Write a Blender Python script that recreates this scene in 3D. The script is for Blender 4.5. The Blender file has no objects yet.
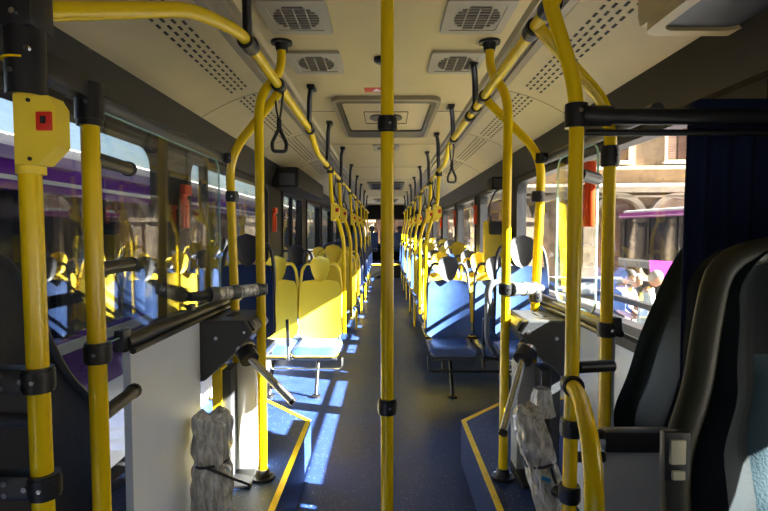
import bpy, bmesh, math, random
from mathutils import Vector, Matrix, Euler
random.seed(7)
S = bpy.context.scene
C = S.collection
PI = math.pi

# ------------------------------------------------------------------ camera, sky, sun, exposure
cd = bpy.data.cameras.new('camera'); cam = bpy.data.objects.new('camera', cd); C.objects.link(cam)
cd.sensor_width = 36; cd.lens = 24; cd.clip_start = .05; cd.clip_end = 500
cam.location = (0, 0, 1.38)
cam.rotation_euler = (PI/2 - math.atan(23.5/512), 0, math.atan(2/512))
S.camera = cam

SUN_DIR = Vector((-1, .25, -.60)).normalized()
w = bpy.data.worlds.new('sky'); S.world = w; w.use_nodes = True
nt = w.node_tree; bg = nt.nodes['Background']
sky = nt.nodes.new('ShaderNodeTexSky'); sky.sky_type = 'NISHITA'; sky.sun_disc = False
sky.sun_elevation = math.asin(-SUN_DIR.z); sky.sun_rotation = math.atan2(-SUN_DIR.x, -SUN_DIR.y)
sky.air_density = 1.0; sky.dust_density = 2.5; sky.ozone_density = 1.0
nt.links.new(sky.outputs[0], bg.inputs[0]); bg.inputs[1].default_value = .26
sd = bpy.data.lights.new('sun', 'SUN'); sd.energy = 125; sd.angle = .009; sd.color = (1, .95, .86)
sun = bpy.data.objects.new('sun', sd); C.objects.link(sun)
sun.rotation_euler = SUN_DIR.to_track_quat('-Z', 'Y').to_euler()
S.view_settings.view_transform = 'Standard'; S.view_settings.look = 'None'
S.view_settings.gamma = 1; S.view_settings.use_curve_mapping = False
S.view_settings.exposure = .08

# ------------------------------------------------------------------ materials
MATS = {}
def mat(name, col, rough=.5, metal=0, spec=.5, coat=0, noise=0, nscale=8, bump=0, bscale=60, emit=None):
    m = bpy.data.materials.new(name); m.use_nodes = True; n = m.node_tree.nodes; l = m.node_tree.links
    b = n['Principled BSDF']
    b.inputs['Base Color'].default_value = (*col, 1); b.inputs['Roughness'].default_value = rough
    b.inputs['Metallic'].default_value = metal; b.inputs['Specular IOR Level'].default_value = spec
    b.inputs['Coat Weight'].default_value = coat; b.inputs['Coat Roughness'].default_value = .15
    if noise or bump:
        tc = n.new('ShaderNodeTexCoord')
    if noise:
        t = n.new('ShaderNodeTexNoise'); t.inputs['Scale'].default_value = nscale; t.inputs['Detail'].default_value = 5
        r = n.new('ShaderNodeValToRGB'); r.color_ramp.elements[0].position = .3; r.color_ramp.elements[1].position = .7
        a = [max(0, c*(1-noise)) for c in col]; z = [min(1, c*(1+noise)) for c in col]
        r.color_ramp.elements[0].color = (*a, 1); r.color_ramp.elements[1].color = (*z, 1)
        l.new(tc.outputs['Object'], t.inputs['Vector']); l.new(t.outputs['Fac'], r.inputs['Fac']); l.new(r.outputs['Color'], b.inputs['Base Color'])
    if bump:
        t = n.new('ShaderNodeTexNoise'); t.inputs['Scale'].default_value = bscale; t.inputs['Detail'].default_value = 4
        bm_ = n.new('ShaderNodeBump'); bm_.inputs['Strength'].default_value = bump; bm_.inputs['Distance'].default_value = .01
        l.new(tc.outputs['Object'], t.inputs['Vector']); l.new(t.outputs['Fac'], bm_.inputs['Height']); l.new(bm_.outputs['Normal'], b.inputs['Normal'])
    MATS[name] = m; return m
YEL = mat('yellow_powder_coat', (.80, .55, .002), .27, spec=.4, coat=.15, noise=.015, nscale=6)
YPL = mat('yellow_plastic', (.86, .64, .045), .38, noise=.04, nscale=5)
YTAPE = mat('yellow_edge_strip', (.85, .60, .01), .55, noise=.12, nscale=20)
BLK = mat('black_plastic', (.012, .012, .014), .38, bump=.05)
RUB = mat('black_rubber', (.010, .010, .011), .55, bump=.1)
CHAR = mat('charcoal_plastic', (.045, .048, .055), .42, bump=.08)
BOX = mat('dark_grey_housing', (.05, .052, .058), .38, bump=.12, bscale=200)
STEEL = mat('brushed_steel', (.62, .62, .63), .25, metal=1, noise=.06, nscale=40)
DSTEEL = mat('dark_steel', (.16, .16, .17), .35, metal=.8)
BLUEF = mat('deep_blue_leatherette', (.036, .080, .235), .34, coat=.25, noise=.15, nscale=14, bump=.12, bscale=90)
BLUES = mat('deep_blue_shell', (.012, .035, .14), .38)
HEADG = mat('pale_grey_headrest', (.065, .066, .072), .42, bump=.06)
CREAM = mat('cream_ceiling_panel', (.55, .44, .19), .45, noise=.04, nscale=3)
COVE = mat('warm_white_cove', (.44, .36, .18), .42, noise=.05, nscale=4)
CHAN = mat('grey_channel', (.26, .22, .14), .35, metal=.25, noise=.08)
GREYW = mat('dark_grey_wall_trim', (.009, .008, .006), .5, spec=.25, bump=.1)
PANEL = mat('light_grey_panel', (.72, .78, .90), .42, noise=.05, nscale=3, bump=.05)
PANELW = mat('lower_wall_grey', (.34, .35, .36), .5, noise=.06, nscale=4)
WHITE = mat('white_plastic', (.78, .77, .74), .4, noise=.03)
VENTM = mat('vent_grey', (.40, .36, .25), .5)
GRIL = mat('grille_grey', (.13, .115, .085), .5)
HPAN = mat('hatch_tan', (.42, .33, .15), .3)
DARK = mat('dark_void', (.015, .013, .012), .7)
RED = mat('red_hammer', (.75, .07, .012), .35)
REDB = mat('red_button', (.65, .03, .015), .35)
CURT = mat('navy_curtain_cloth', (.004, .008, .030), .9, spec=.2, bump=.1, bscale=300)
LEATH = mat('black_green_leatherette', (.003, .006, .008), .75, spec=.12, bump=.06, bscale=160)
LEATHB = mat('olive_bolster', (.022, .021, .011), .5, spec=.3, bump=.06, bscale=160)
CLOTHM = mat('teal_seat_centre', (.012, .036, .052), .6, spec=.3, bump=.12, bscale=220)
PURP = mat('purple_paint', (.15, .015, .30), .25, coat=.5)
PURPL = mat('lilac_paint', (.34, .25, .48), .3, coat=.4)
MAG = mat('magenta_paint', (.34, .02, .28), .3, coat=.4)
DGLASS = mat('tinted_bus_glass', (.015, .02, .03), .08, spec=.6, noise=.5, nscale=1.2)
STONE = mat('beige_stone', (.27, .19, .12), .85, noise=.22, nscale=1.4, bump=.4, bscale=5)
STONED = mat('weathered_stone', (.36, .27, .19), .9, noise=.35, nscale=2.2, bump=.4, bscale=6)
STONEL = mat('pale_stone_trim', (.46, .38, .29), .8, noise=.12, nscale=3)
SHUT = mat('brown_shutter', (.16, .085, .055), .7, noise=.2, nscale=6)
ASPH = mat('asphalt', (.11, .105, .10), .9, noise=.2, nscale=3, bump=.3)
SKIN = mat('skin', (.26, .13, .08), .5)
CABLE = mat('black_cable', (.02, .02, .02), .4)
CLAMPG = mat('grey_clamp', (.10, .11, .12), .4)
BLUEMARK = mat('blue_marker', (.03, .25, .6), .5)

def floor_mat():
    m = bpy.data.materials.new('blue_speckled_vinyl'); m.use_nodes = True; n = m.node_tree.nodes; l = m.node_tree.links
    b = n['Principled BSDF']; tc = n.new('ShaderNodeTexCoord')
    v = n.new('ShaderNodeTexVoronoi'); v.inputs['Scale'].default_value = 70
    l.new(tc.outputs['Object'], v.inputs['Vector'])
    lt = n.new('ShaderNodeMath'); lt.operation = 'LESS_THAN'; lt.inputs[1].default_value = .17
    l.new(v.outputs['Distance'], lt.inputs[0])
    sp = n.new('ShaderNodeSeparateColor'); l.new(v.outputs['Color'], sp.inputs[0])
    g = n.new('ShaderNodeMath'); g.operation = 'GREATER_THAN'; g.inputs[1].default_value = .45; l.new(sp.outputs[0], g.inputs[0])
    mu = n.new('ShaderNodeMath'); mu.operation = 'MULTIPLY'; l.new(lt.outputs[0], mu.inputs[0]); l.new(g.outputs[0], mu.inputs[1])
    ns = n.new('ShaderNodeTexNoise'); ns.inputs['Scale'].default_value = 2.5; ns.inputs['Detail'].default_value = 6
    l.new(tc.outputs['Object'], ns.inputs['Vector'])
    rp = n.new('ShaderNodeValToRGB'); rp.color_ramp.elements[0].position = .3; rp.color_ramp.elements[1].position = .75
    rp.color_ramp.elements[0].color = (.009, .026, .105, 1); rp.color_ramp.elements[1].color = (.022, .050, .170, 1)
    l.new(ns.outputs['Fac'], rp.inputs['Fac'])
    mx = n.new('ShaderNodeMixRGB'); mx.inputs[2].default_value = (.30, .36, .48, 1)
    l.new(mu.outputs[0], mx.inputs[0]); l.new(rp.outputs['Color'], mx.inputs[1]); l.new(mx.outputs[0], b.inputs['Base Color'])
    b.inputs['Specular IOR Level'].default_value = .28
    rr = n.new('ShaderNodeMapRange'); rr.inputs[3].default_value = .34; rr.inputs[4].default_value = .6
    l.new(ns.outputs['Fac'], rr.inputs[0]); l.new(rr.outputs[0], b.inputs['Roughness'])
    return m
FLOOR = floor_mat()
def glass_mat(name='window_glass', tint=(.93, .95, .95), k=1.6):
    m = bpy.data.materials.new(name); m.use_nodes = True; n = m.node_tree.nodes; l = m.node_tree.links
    n.remove(n['Principled BSDF']); o = n['Material Output']
    t = n.new('ShaderNodeBsdfTransparent'); t.inputs[0].default_value = (*tint, 1)
    g = n.new('ShaderNodeBsdfGlossy'); g.inputs['Roughness'].default_value = .01
    lw = n.new('ShaderNodeLayerWeight'); lw.inputs['Blend'].default_value = .5
    pw = n.new('ShaderNodeMath'); pw.operation = 'POWER'; pw.inputs[1].default_value = 4.5
    l.new(lw.outputs['Facing'], pw.inputs[0])
    ml = n.new('ShaderNodeMath'); ml.operation = 'MULTIPLY_ADD'; ml.inputs[1].default_value = .85; ml.inputs[2].default_value = .045*k
    ml.use_clamp = True; l.new(pw.outputs[0], ml.inputs[0])
    mx = n.new('ShaderNodeMixShader'); l.new(ml.outputs[0], mx.inputs[0]); l.new(t.outputs[0], mx.inputs[1]); l.new(g.outputs[0], mx.inputs[2])
    l.new(mx.outputs[0], o.inputs[0]); return m
GLASS = glass_mat()
GEDGE = mat('green_glass_edge', (.35, .62, .58), .15, spec=.8)
def wrap_mat():
    m = bpy.data.materials.new('crinkled_bubble_wrap'); m.use_nodes = True; n = m.node_tree.nodes; l = m.node_tree.links
    b = n['Principled BSDF']; tc = n.new('ShaderNodeTexCoord'); mp = n.new('ShaderNodeMapping'); mp.inputs['Scale'].default_value = (1, 1, .28)
    l.new(tc.outputs['Object'], mp.inputs['Vector'])
    t = n.new('ShaderNodeTexNoise'); t.inputs['Scale'].default_value = 48; t.inputs['Detail'].default_value = 5; t.inputs['Distortion'].default_value = .8
    l.new(mp.outputs[0], t.inputs['Vector'])
    r = n.new('ShaderNodeValToRGB'); r.color_ramp.elements[0].position = .36; r.color_ramp.elements[1].position = .62
    r.color_ramp.elements[0].color = (.50, .49, .46, 1); r.color_ramp.elements[1].color = (.92, .91, .90, 1)
    l.new(t.outputs['Fac'], r.inputs['Fac']); l.new(r.outputs[0], b.inputs['Base Color'])
    bm_ = n.new('ShaderNodeBump'); bm_.inputs['Strength'].default_value = 1; bm_.inputs['Distance'].default_value = .03; b.inputs['Metallic'].default_value = .35
    l.new(t.outputs['Fac'], bm_.inputs['Height']); l.new(bm_.outputs[0], b.inputs['Normal'])
    b.inputs['Roughness'].default_value = .18; b.inputs['Coat Weight'].default_value = .5
    return m
WRAP = wrap_mat()

# ------------------------------------------------------------------ mesh helpers
def vround(path, r, seg=5):
    """round the corners of a polyline"""
    P = [Vector(p) for p in path]
    if r <= 0 or len(P) < 3: return P
    out = [P[0]]
    for i in range(1, len(P)-1):
        a, b, c = P[i-1], P[i], P[i+1]
        d1 = a-b; d2 = c-b; k = min(r, d1.length*.48, d2.length*.48)
        p0 = b + d1.normalized()*k; p2 = b + d2.normalized()*k
        for j in range(seg+1):
            t = j/seg; out.append(p0*(1-t)**2 + b*2*t*(1-t) + p2*t*t)
    out.append(P[-1]); return out
class M:
    def __init__(s): s.v = []; s.f = []; s.m = []
    def add(s, vs, fs, mi=0):
        o = len(s.v); s.v += [tuple(v) for v in vs]
        for f in fs: s.f.append([i+o for i in f]); s.m.append(mi)
    def box(s, c, d, rot=None, mi=0, bev=0):
        c = Vector(c); hx, hy, hz = [q/2 for q in d]
        R = Euler(rot).to_matrix() if rot else Matrix.Identity(3)
        b = min(bev, hx*.9, hy*.9, hz*.9)
        if b <= 0:
            vs = [c+R@Vector((x, y, z)) for x in (-hx, hx) for y in (-hy, hy) for z in (-hz, hz)]
            s.add(vs, [(0,1,3,2), (4,6,7,5), (0,4,5,1), (2,3,7,6), (0,2,6,4), (1,5,7,3)], mi)
        else:
            bm = bmesh.new(); bmesh.ops.create_cube(bm, size=1)
            for v in bm.verts: v.co = Vector((v.co.x*2*hx, v.co.y*2*hy, v.co.z*2*hz))
            bmesh.ops.bevel(bm, geom=bm.edges[:], offset=b, segments=2, profile=.6, affect='EDGES')
            bm.verts.index_update()
            s.add([c+R@v.co for v in bm.verts], [[v.index for v in f.verts] for f in bm.faces], mi); bm.free()
        return s
    def span(s, a, b, mi=0, bev=0):
        return s.box([(a[i]+b[i])/2 for i in range(3)], [abs(a[i]-b[i]) for i in range(3)], None, mi, bev)
    def tube(s, path, r, rc=0, n=12, mi=0, cap=True, seg=5, flat=1):
        P = vround(path, rc, seg); T = []
        for i in range(len(P)):
            t = (P[min(i+1, len(P)-1)] - P[max(i-1, 0)]); T.append(t.normalized() if t.length > 1e-9 else Vector((0,0,1)))
        up = Vector((0,0,1)) if abs(T[0].z) < .9 else Vector((1,0,0))
        U = (up - T[0]*up.dot(T[0])).normalized(); rs = r if isinstance(r, (list, tuple)) else None
        vs = []
        for i, p in enumerate(P):
            U = (U - T[i]*U.dot(T[i])).normalized(); W = T[i].cross(U)
            rr = (rs[0] + (rs[1]-rs[0])*i/(len(P)-1)) if rs else r
            for k in range(n):
                a = 2*PI*k/n; vs.append(p + U*math.cos(a)*rr + W*math.sin(a)*rr*flat)
        fs = []
        for i in range(len(P)-1):
            for k in range(n):
                a, b = i*n+k, i*n+(k+1) % n; fs.append((a, b, b+n, a+n))
        if cap: fs += [tuple(range(n-1, -1, -1)), tuple(range((len(P)-1)*n, len(P)*n))]
        s.add(vs, fs, mi); return s
    def prism(s, poly, axis, a, b, mi=0):
        """poly: 2D points in the two other axes (order x,y,z without axis), extruded from a to b"""
        def mk(p, t):
            q = [0,0,0]; k = 0
            for i in range(3):
                if i == axis: q[i] = t
                else: q[i] = p[k]; k += 1
            return q
        n = len(poly); vs = [mk(p, a) for p in poly] + [mk(p, b) for p in poly]
        fs = [tuple(range(n)), tuple(range(2*n-1, n-1, -1))] + [(i, i+n, (i+1) % n + n, (i+1) % n) for i in range(n)]
        s.add(vs, fs, mi); return s
    def shell(s, F, B, nu, nv, mi=0):
        """closed slab between the surfaces F(u,v) and B(u,v)"""
        vs = []
        for G in (F, B):
            for j in range(nv+1):
                for i in range(nu+1): vs.append(G(i/nu, j/nv))
        K = (nu+1)*(nv+1); I = lambda i, j: j*(nu+1)+i; fs = []
        for j in range(nv):
            for i in range(nu):
                fs.append((I(i,j), I(i+1,j), I(i+1,j+1), I(i,j+1)))
                fs.append((K+I(i,j), K+I(i,j+1), K+I(i+1,j+1), K+I(i+1,j)))
        for i in range(nu):
            fs.append((I(i,0), K+I(i,0), K+I(i+1,0), I(i+1,0))); fs.append((I(i,nv), I(i+1,nv), K+I(i+1,nv), K+I(i,nv)))
        for j in range(nv):
            fs.append((I(0,j), I(0,j+1), K+I(0,j+1), K+I(0,j))); fs.append((I(nu,j), K+I(nu,j), K+I(nu,j+1), I(nu,j+1)))
        s.add(vs, fs, mi); return s
    def ring(s, outer, inner, axis, a, b, mi=0):
        """frame between two closed outlines with equal point counts"""
        def mk(p, t):
            q = [0,0,0]; k = 0
            for i in range(3):
                if i == axis: q[i] = t
                else: q[i] = p[k]; k += 1
            return q
        n = len(outer); vs = [mk(p, a) for p in outer]+[mk(p, a) for p in inner]+[mk(p, b) for p in outer]+[mk(p, b) for p in inner]
        fs = []
        for i in range(n):
            j = (i+1) % n
            fs += [(i, j, n+j, n+i), (2*n+i, 3*n+i, 3*n+j, 2*n+j), (i, 2*n+i, 2*n+j, j), (n+i, n+j, 3*n+j, 3*n+i)]
        s.add(vs, fs, mi); return s
    def build(s, name, mats, parent=None, smooth=True, loc=None, rotz=0):
        me = bpy.data.meshes.new(name); me.from_pydata(s.v, [], s.f)
        if not isinstance(mats, (list, tuple)): mats = [mats]
        for m in mats: me.materials.append(m)
        me.polygons.foreach_set('material_index', s.m)
        bm = bmesh.new(); bm.from_mesh(me); bmesh.ops.recalc_face_normals(bm, faces=bm.faces); bm.to_mesh(me); bm.free()
        if smooth:
            me.polygons.foreach_set('use_smooth', [True]*len(me.polygons)); me.set_sharp_from_angle(angle=math.radians(38))
        o = bpy.data.objects.new(name, me); C.objects.link(o)
        if parent: o.parent = parent
        if loc: o.location = loc
        if rotz: o.rotation_euler.z = rotz
        return o
def rrect(x0, y0, x1, y1, r, n=5):
    pts = []
    for cx, cy, a0 in ((x1-r, y1-r, 0), (x0+r, y1-r, 90), (x0+r, y0+r, 180), (x1-r, y0+r, 270)):
        for k in range(n+1):
            a = math.radians(a0 + 90*k/n); pts.append((cx+r*math.cos(a), cy+r*math.sin(a)))
    return pts
def tag(o, label, cat, group=None, kind=None):
    o['label'] = label; o['category'] = cat
    if group: o['group'] = group
    if kind: o['kind'] = kind
    return o
def thing(name, label, cat, loc=(0,0,0), group=None, rotz=0):
    o = bpy.data.objects.new(name, None); C.objects.link(o); o.location = loc; o.rotation_euler.z = rotz; o.empty_display_size = .1
    return tag(o, label, cat, group)
def struct(o): o['kind'] = 'structure'; return o
def copy_tree(o, parent=None):
    c = o.copy(); C.objects.link(c); c.parent = parent
    for ch in list(o.children): copy_tree(ch, c)
    return c
def rel(path, o): return [Vector(p)-Vector(o) for p in path]
PR = .021    # pole radius

# ------------------------------------------------------------------ structure
Y0, Y1 = -.7, 17.6
struct(M().span((-1.28, Y0, -.08), (1.28, Y1, 0)).build('floor', FLOOR))
# ceiling: flat panel with seams
m = M().span((-.58, Y0, 2.3), (.58, Y1, 2.33))
for y in (2.05, 3.95, 5.4, 7.3, 9.0, 11, 13, 15):
    m.span((-.58, y, 2.298), (.58, y+.006, 2.3005), 1)
struct(m.build('ceiling', [CREAM, DARK], smooth=False))
struct(M().span((-1.3, Y0, 2.40), (1.3, Y1, 2.46)).build('roof', WHITE, smooth=False))
def cove(sx, name):
    prof = [(.58, 2.302), (.60, 2.285), (.625, 2.285), (.63, 2.262), (.68, 2.258), (.685, 2.245), (.72, 2.242)]
    m = M()
    q = prof + [(.72, 2.26), (.58, 2.32)]
    def pr(poly, mi):
        n = len(poly); vs = [(sx*x, y, z) for y in (Y0, Y1) for x, z in poly]
        m.add(vs, [tuple(range(n)), tuple(range(2*n-1, n-1, -1))]+[(i, i+n, (i+1) % n+n, (i+1) % n) for i in range(n)], mi)
    pr(q, 1)
    K = 8; bot = []
    for i in range(K+1):
        t = i/K; bot.append((.72+.40*t, 2.24-.16*t + .022*math.sin(PI*t)))
    pr(bot + [(1.14, 2.075), (1.14, 2.13), (.72, 2.27)], 0)
    # perforations: four staggered rows of little slots
    for k in range(84):
        y = 1.75 + k*.068
        if (k % 21) > 18: continue
        for r_ in range(4):
            t = .22 + r_*.075; x = .72+.4*t; z = 2.24-.16*t+.022*math.sin(PI*t)
            sl = (-.16+.022*PI*math.cos(PI*t))/.4
            m.box((sx*x, y+(.034 if r_ % 2 else 0), z-.0005), (.011, .036, .003), (0, -math.atan(sl)*sx, 0), 2)
    for y in (1.7, 3.15, 4.55, 6.1, 7.6, 9.4, 11.2, 13, 15):
        for i in range(K):
            (x0, z0), (x1, z1) = bot[i], bot[i+1]
            m.box((sx*(x0+x1)/2, y, (z0+z1)/2-.0004), (.052, .005, .002), (0, math.atan2(z0-z1, x1-x0)*sx, 0), 2)
    return struct(m.build(name, [COVE, CHAN, DARK]))
cove(-1, 'trim_1'); cove(1, 'trim_2')
# walls with window holes
SILL, TOP = .88, 1.86
def wall(sx, holes, name):
    m = M(); xa, xb = sx*1.2, sx*1.28
    m.span((xa, Y0, 1.86), (xb, Y1, 2.42), 1)
    # header fascia leaning inwards under the cove
    vs = [(sx*x, y, z) for y in (Y0, Y1) for x, z in ((1.2, 1.89), (1.125, 2.08), (1.2, 2.12))]
    m.add(vs, [(0,1,2), (5,4,3), (0,3,4,1), (1,4,5,2), (2,5,3,0)], 1)
    y = Y0
    for (a, b, zb) in sorted(holes) + [(Y1, Y1, 0)]:
        if a > y: m.span((xa, y, SILL), (xb, a, 1.86), 1); m.span((xa, y, -.1), (xb, a, SILL), 2)
        if b > a: m.span((xa, a, -.1), (xb, b, zb), 2)
        y = b
    # ledge below the windows
    for (a, b, zb) in holes:
        if zb > .7: m.span((sx*1.15, a-.1, zb-.06), (sx*1.2, b+.1, zb-.012), 1)
    return struct(m.build(name, [GREYW, GREYW, PANELW], smooth=False))
HL = [(.95, 2.80, .25), (3.08, 5.2, SILL), (5.9, 7.3, .12), (7.7, 9.2, SILL), (9.5, 11.2, SILL), (11.5, 13.2, SILL), (13.5, 15.4, SILL)]
HR = [(-.45, 1.3, SILL), (1.62, 4.70, SILL), (5.05, 6.5, SILL), (6.85, 8.5, SILL), (8.85, 10.7, SILL), (11, 12.9, SILL), (13.2, 15.4, SILL)]
wall(-1, HL, 'wall_left'); wall(1, HR, 'wall_right')
wn = [0]; dn = [0]
def window(sx, a, b, zb, bar=None, vbars=()):
    if zb < .5: dn[0] += 1; nm = 'door_%d' % dn[0]
    else: wn[0] += 1; nm = 'window_%d' % wn[0]
    f = M().ring(rrect(a-.0, zb-.0, b+.0, TOP, .012), rrect(a+.045, zb+.045, b-.045, TOP-.04, .11), 0, sx*1.185, sx*1.265)
    for v in vbars: f.span((sx*1.20, v-.022, zb+.02), (sx*1.25, v+.022, TOP-.02))
    o = struct(f.build(nm, BLK))
    p = M().span((sx*1.232, a+.03, zb+.03), (sx*1.238, b-.03, TOP-.025)).build('pane', GLASS, o, smooth=False)
    if bar: M().span((sx*1.215, a+.03, bar-.013), (sx*1.245, b-.03, bar+.013)).build('glazing_bar', BLK, o, smooth=False)
    return o
for a, b, z in HL: window(-1, a, b, z, None, vbars=((3.45,) if a == 3.08 else (6.6,) if a == 5.9 else ()))
for a, b, z in HR: window(1, a, b, z, 1.03)
# rear end of the bus and raised rear floor, front header
struct(M().span((-1.28, Y1, -.1), (1.28, Y1+.08, .95)).span((-1.28, Y1, 1.85), (1.28, Y1+.08, 2.42)).span((-1.28, Y1, .9), (-.85, Y1+.08, 1.9)).span((.85, Y1, .9), (1.28, Y1+.08, 1.9)).build('wall_rear', GREYW, smooth=False))
wn[0] += 1
rw = struct(M().ring(rrect(-.87, .93, .87, 1.87, .02), rrect(-.8, 1.0, .8, 1.8, .1), 1, Y1-.01, Y1+.05).build('window_%d' % wn[0], BLK))
M().span((-.82, Y1+.02, .98), (.82, Y1+.026, 1.82)).build('pane', GLASS, rw, smooth=False)
struct(M().span((-1.28, Y0-.08, -.1), (1.28, Y0, .98)).span((-1.28, Y0-.08, 1.42), (1.28, Y0, 2.42)).build('wall_front', GREYW, smooth=False))  # unseen front wall, added with a narrowed opening to limit light from the front
struct(M().span((-1.2, 15.4, 0), (1.2, Y1, .42), 0).span((-1.2, 15.39, 0), (1.2, 15.4, .38), 1).build('floor_rear_step', [FLOOR, GREYW], smooth=False))
rs = thing('step_nosing', 'yellow nosing strip on the rear step of the aisle', 'step edge', (0, 15.39, .40)); M().box((0, -.006, .0), (2.38, .012, .045)).build('strip', YTAPE, rs, smooth=False)

# raised side platforms with yellow nosing
def platform(sx, lab):
    t = thing('raised_platform', lab, 'platform', (sx*.8, 2.2, 0), 'raised platforms under the turnstiles')
    poly = [(1.2, .9), (.45, .9), (.45, 3.02), (.80, 3.40), (1.2, 3.44)]
    P = [(sx*x-sx*.8, y-2.2) for x, y in poly]
    M().prism(P, 2, 0, .25).build('platform_base', FLOOR, t, smooth=False)
    m = M(); wd = .028
    pts = [Vector((sx*x-sx*.8, y-2.2, 0)) for x, y in poly[1:]]
    inn = [Vector((sx*(.45+wd)-sx*.8, .9-2.2, 0)), Vector((sx*(.45+wd)-sx*.8, 3.02-2.2-.012, 0)), Vector((sx*.812-sx*.8, 3.40-2.2-wd, 0)), Vector((sx*1.2-sx*.8, 3.44-2.2-wd, 0))]
    for i in range(3):
        a, b, c, d = pts[i], pts[i+1], inn[i+1], inn[i]
        vs = [(p.x, p.y, z) for z in (.2505, .254) for p in (a, b, c, d)]
        m.add(vs, [(0,1,2,3), (7,6,5,4), (0,4,5,1), (1,5,6,2), (2,6,7,3), (3,7,4,0)])
    m.build('edge_strip', YTAPE, t, smooth=False)
platform(-1, 'blue speckled raised platform with yellow edge under the left turnstile')
platform(1, 'blue speckled raised platform with yellow edge under the right turnstile')

# ------------------------------------------------------------------ ceiling fittings
def hatch(y0, y1, w_, lab, dark):
    t = thing('roof_hatch', lab, 'roof hatch', (0, (y0+y1)/2, 2.3), 'roof hatches'); L = (y1-y0)/2; W = w_/2
    M().ring(rrect(-W, -L, W, L, .09), rrect(-W+.028, -L+.04, W-.028, L-.04, .08), 2, -.028, .0).build('hatch_frame', CHAN, t)
    M().ring(rrect(-W+.028, -L+.04, W-.028, L-.04, .08), rrect(-W+.062, -L+.12, W-.062, L-.30, .05), 2, -.024, .0).build('seal', BLK, t)
    M().span((-W+.07, -L+.09, -.012), (W-.07, L-.15, -.002)).build('hatch_panel', dark, t, smooth=False)
    # handle lever in a square recess with two crescent cut-outs
    h = M().ring(rrect(-.17, -.30, .17, .12, .01, 2), rrect(-.165, -.295, .165, .115, .01, 2), 2, -.016, -.010)
    h.build('handle_plate', GREYW, t, smooth=False)
    h = M()
    for s in (-1, 1): h.add([(s*(.06+.07*math.cos(a)), -.10+.11*math.sin(a), z) for z in (-.02, -.012) for a in [k*PI/6 for k in range(12)]], [tuple(range(12)), tuple(range(23, 11, -1))]+[(i, i+12, (i+1) % 12+12, (i+1) % 12) for i in range(12)])
    h.build('handle', BLK, t)
hatch(3.5, 4.92, .76, 'large cream roof hatch with black seal nearest the camera', HPAN)
hatch(9.4, 11.0, .70, 'dark grey roof hatch halfway down the ceiling', GREYW)
hatch(14.2, 15.4, .70, 'farthest dark roof hatch near the rear of the ceiling', GREYW)
def vent(x, y, lab):
    t = thing('ceiling_vent', lab, 'ceiling vent', (x, y, 2.3), 'square ceiling vents')
    M().ring(rrect(-.14, -.17, .14, .17, .012, 2), rrect(-.105, -.13, .105, .13, .012, 2), 2, -.016, 0).span((-.11, -.135, -.012), (.11, .135, 0)).build('vent_frame', VENTM, t)
    g = M()
    for k in range(9):
        yy = -.105 + k*.026; hw = math.sqrt(max(0, 1-(yy/.118)**2))*.095
        g.box((0, yy, -.014), (2*hw, .011, .005), None)
    for xx in (-.05, 0, .05): g.box((xx, 0, -.0165), (.005, .2, .003), None, 1)
    g.build('grille', [GRIL, VENTM], t, smooth=False)
vent(-.38, 2.22, 'larger looking square vent at the top left of the ceiling')
vent(-.375, 2.81, 'second square vent on the left ceiling, nearer the roof hatch')
vent(.385, 2.22, 'larger looking square vent at the top right of the ceiling')
vent(.375, 2.81, 'second square vent on the right ceiling, nearer the roof hatch')
vent(0, 5.6, 'small square vent in the ceiling middle behind the first roof hatch')
st = thing('red_sticker', 'small red notice sticker on the ceiling in front of the hatch', 'sticker', (-.06, 3.36, 2.3))
M().span((-.08, -.05, -.002), (.08, .05, 0)).build('sticker_sheet', REDB, st, smooth=False)
a_ = M(); a_.prism([(-.03, .03), (.03, .03), (0, -.03)], 2, -.003, -.0021); a_.build('white_triangle', WHITE, st, smooth=False)
c_ = thing('ceiling_speaker', 'round dark knob on the ceiling beside the centre pole top', 'ceiling knob', (-.03, 2.75, 2.3))
M().tube([(0,0,0), (0,0,-.02)], .035, n=20).build('knob_base', BLK, c_); M().tube([(0,0,-.02), (0,0,-.03)], .022, n=16).build('knob_cap', CHAR, c_)

# ------------------------------------------------------------------ poles, rails
def clamp(p, d=(0,0,1), L=.05, r=PR+.008, parent=None, off=(0,0,0), mt=None):
    d = Vector(d).normalized(); p = Vector(p)-Vector(off)
    m = M().tube([p-d*L/2, p-d*L*.42, p+d*L*.42, p+d*L/2], r, n=16)
    m.tube([p-d*L*.36, p+d*L*.36], r+.0025, n=16)
    # screw heads on the camera side
    m.tube([p+Vector((.008, -r, 0)), p+Vector((.008, -r-.004, 0))], .005, n=8, mi=1)
    return m.build('clamp', [mt or BLK, STEEL], parent)
def flange(p, parent, off, up=1):
    p = Vector(p)-Vector(off)
    m = M().tube([p, p+Vector((0,0,.012*up))], .052, n=20).tube([p+Vector((0,0,.012*up)), p+Vector((0,0,.045*up))], [.034, .028], n=20)
    for k in range(3):
        a = k*2.1+.4; q = p+Vector((math.cos(a)*.04, math.sin(a)*.04, .012*up)); m.tube([q, q+Vector((0,0,.004*up))], .006, n=8, mi=1)
    return m.build('floor_flange' if up > 0 else 'ceiling_flange', [BLK, STEEL], parent)
def pole(lab, path, rc=.08, clamps=(), foot=None, head=None, group=None, name='grab_pole', r=PR):
    b = path[0]; t = thing(name, lab, 'grab pole' if name == 'grab_pole' else 'handrail', b, group)
    M().tube(rel(path, b), r, rc, n=16, seg=7).build('tube', YEL, t)
    for c in clamps:
        if len(c) == 3: clamp(c, parent=t, off=b)
        else: clamp(c[:3], c[3], c[4] if len(c) > 4 else .06, parent=t, off=b)
    if foot: flange(foot, t, b, 1)
    if head: flange(head, t, b, -1)
    return t
RX = .5
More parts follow.
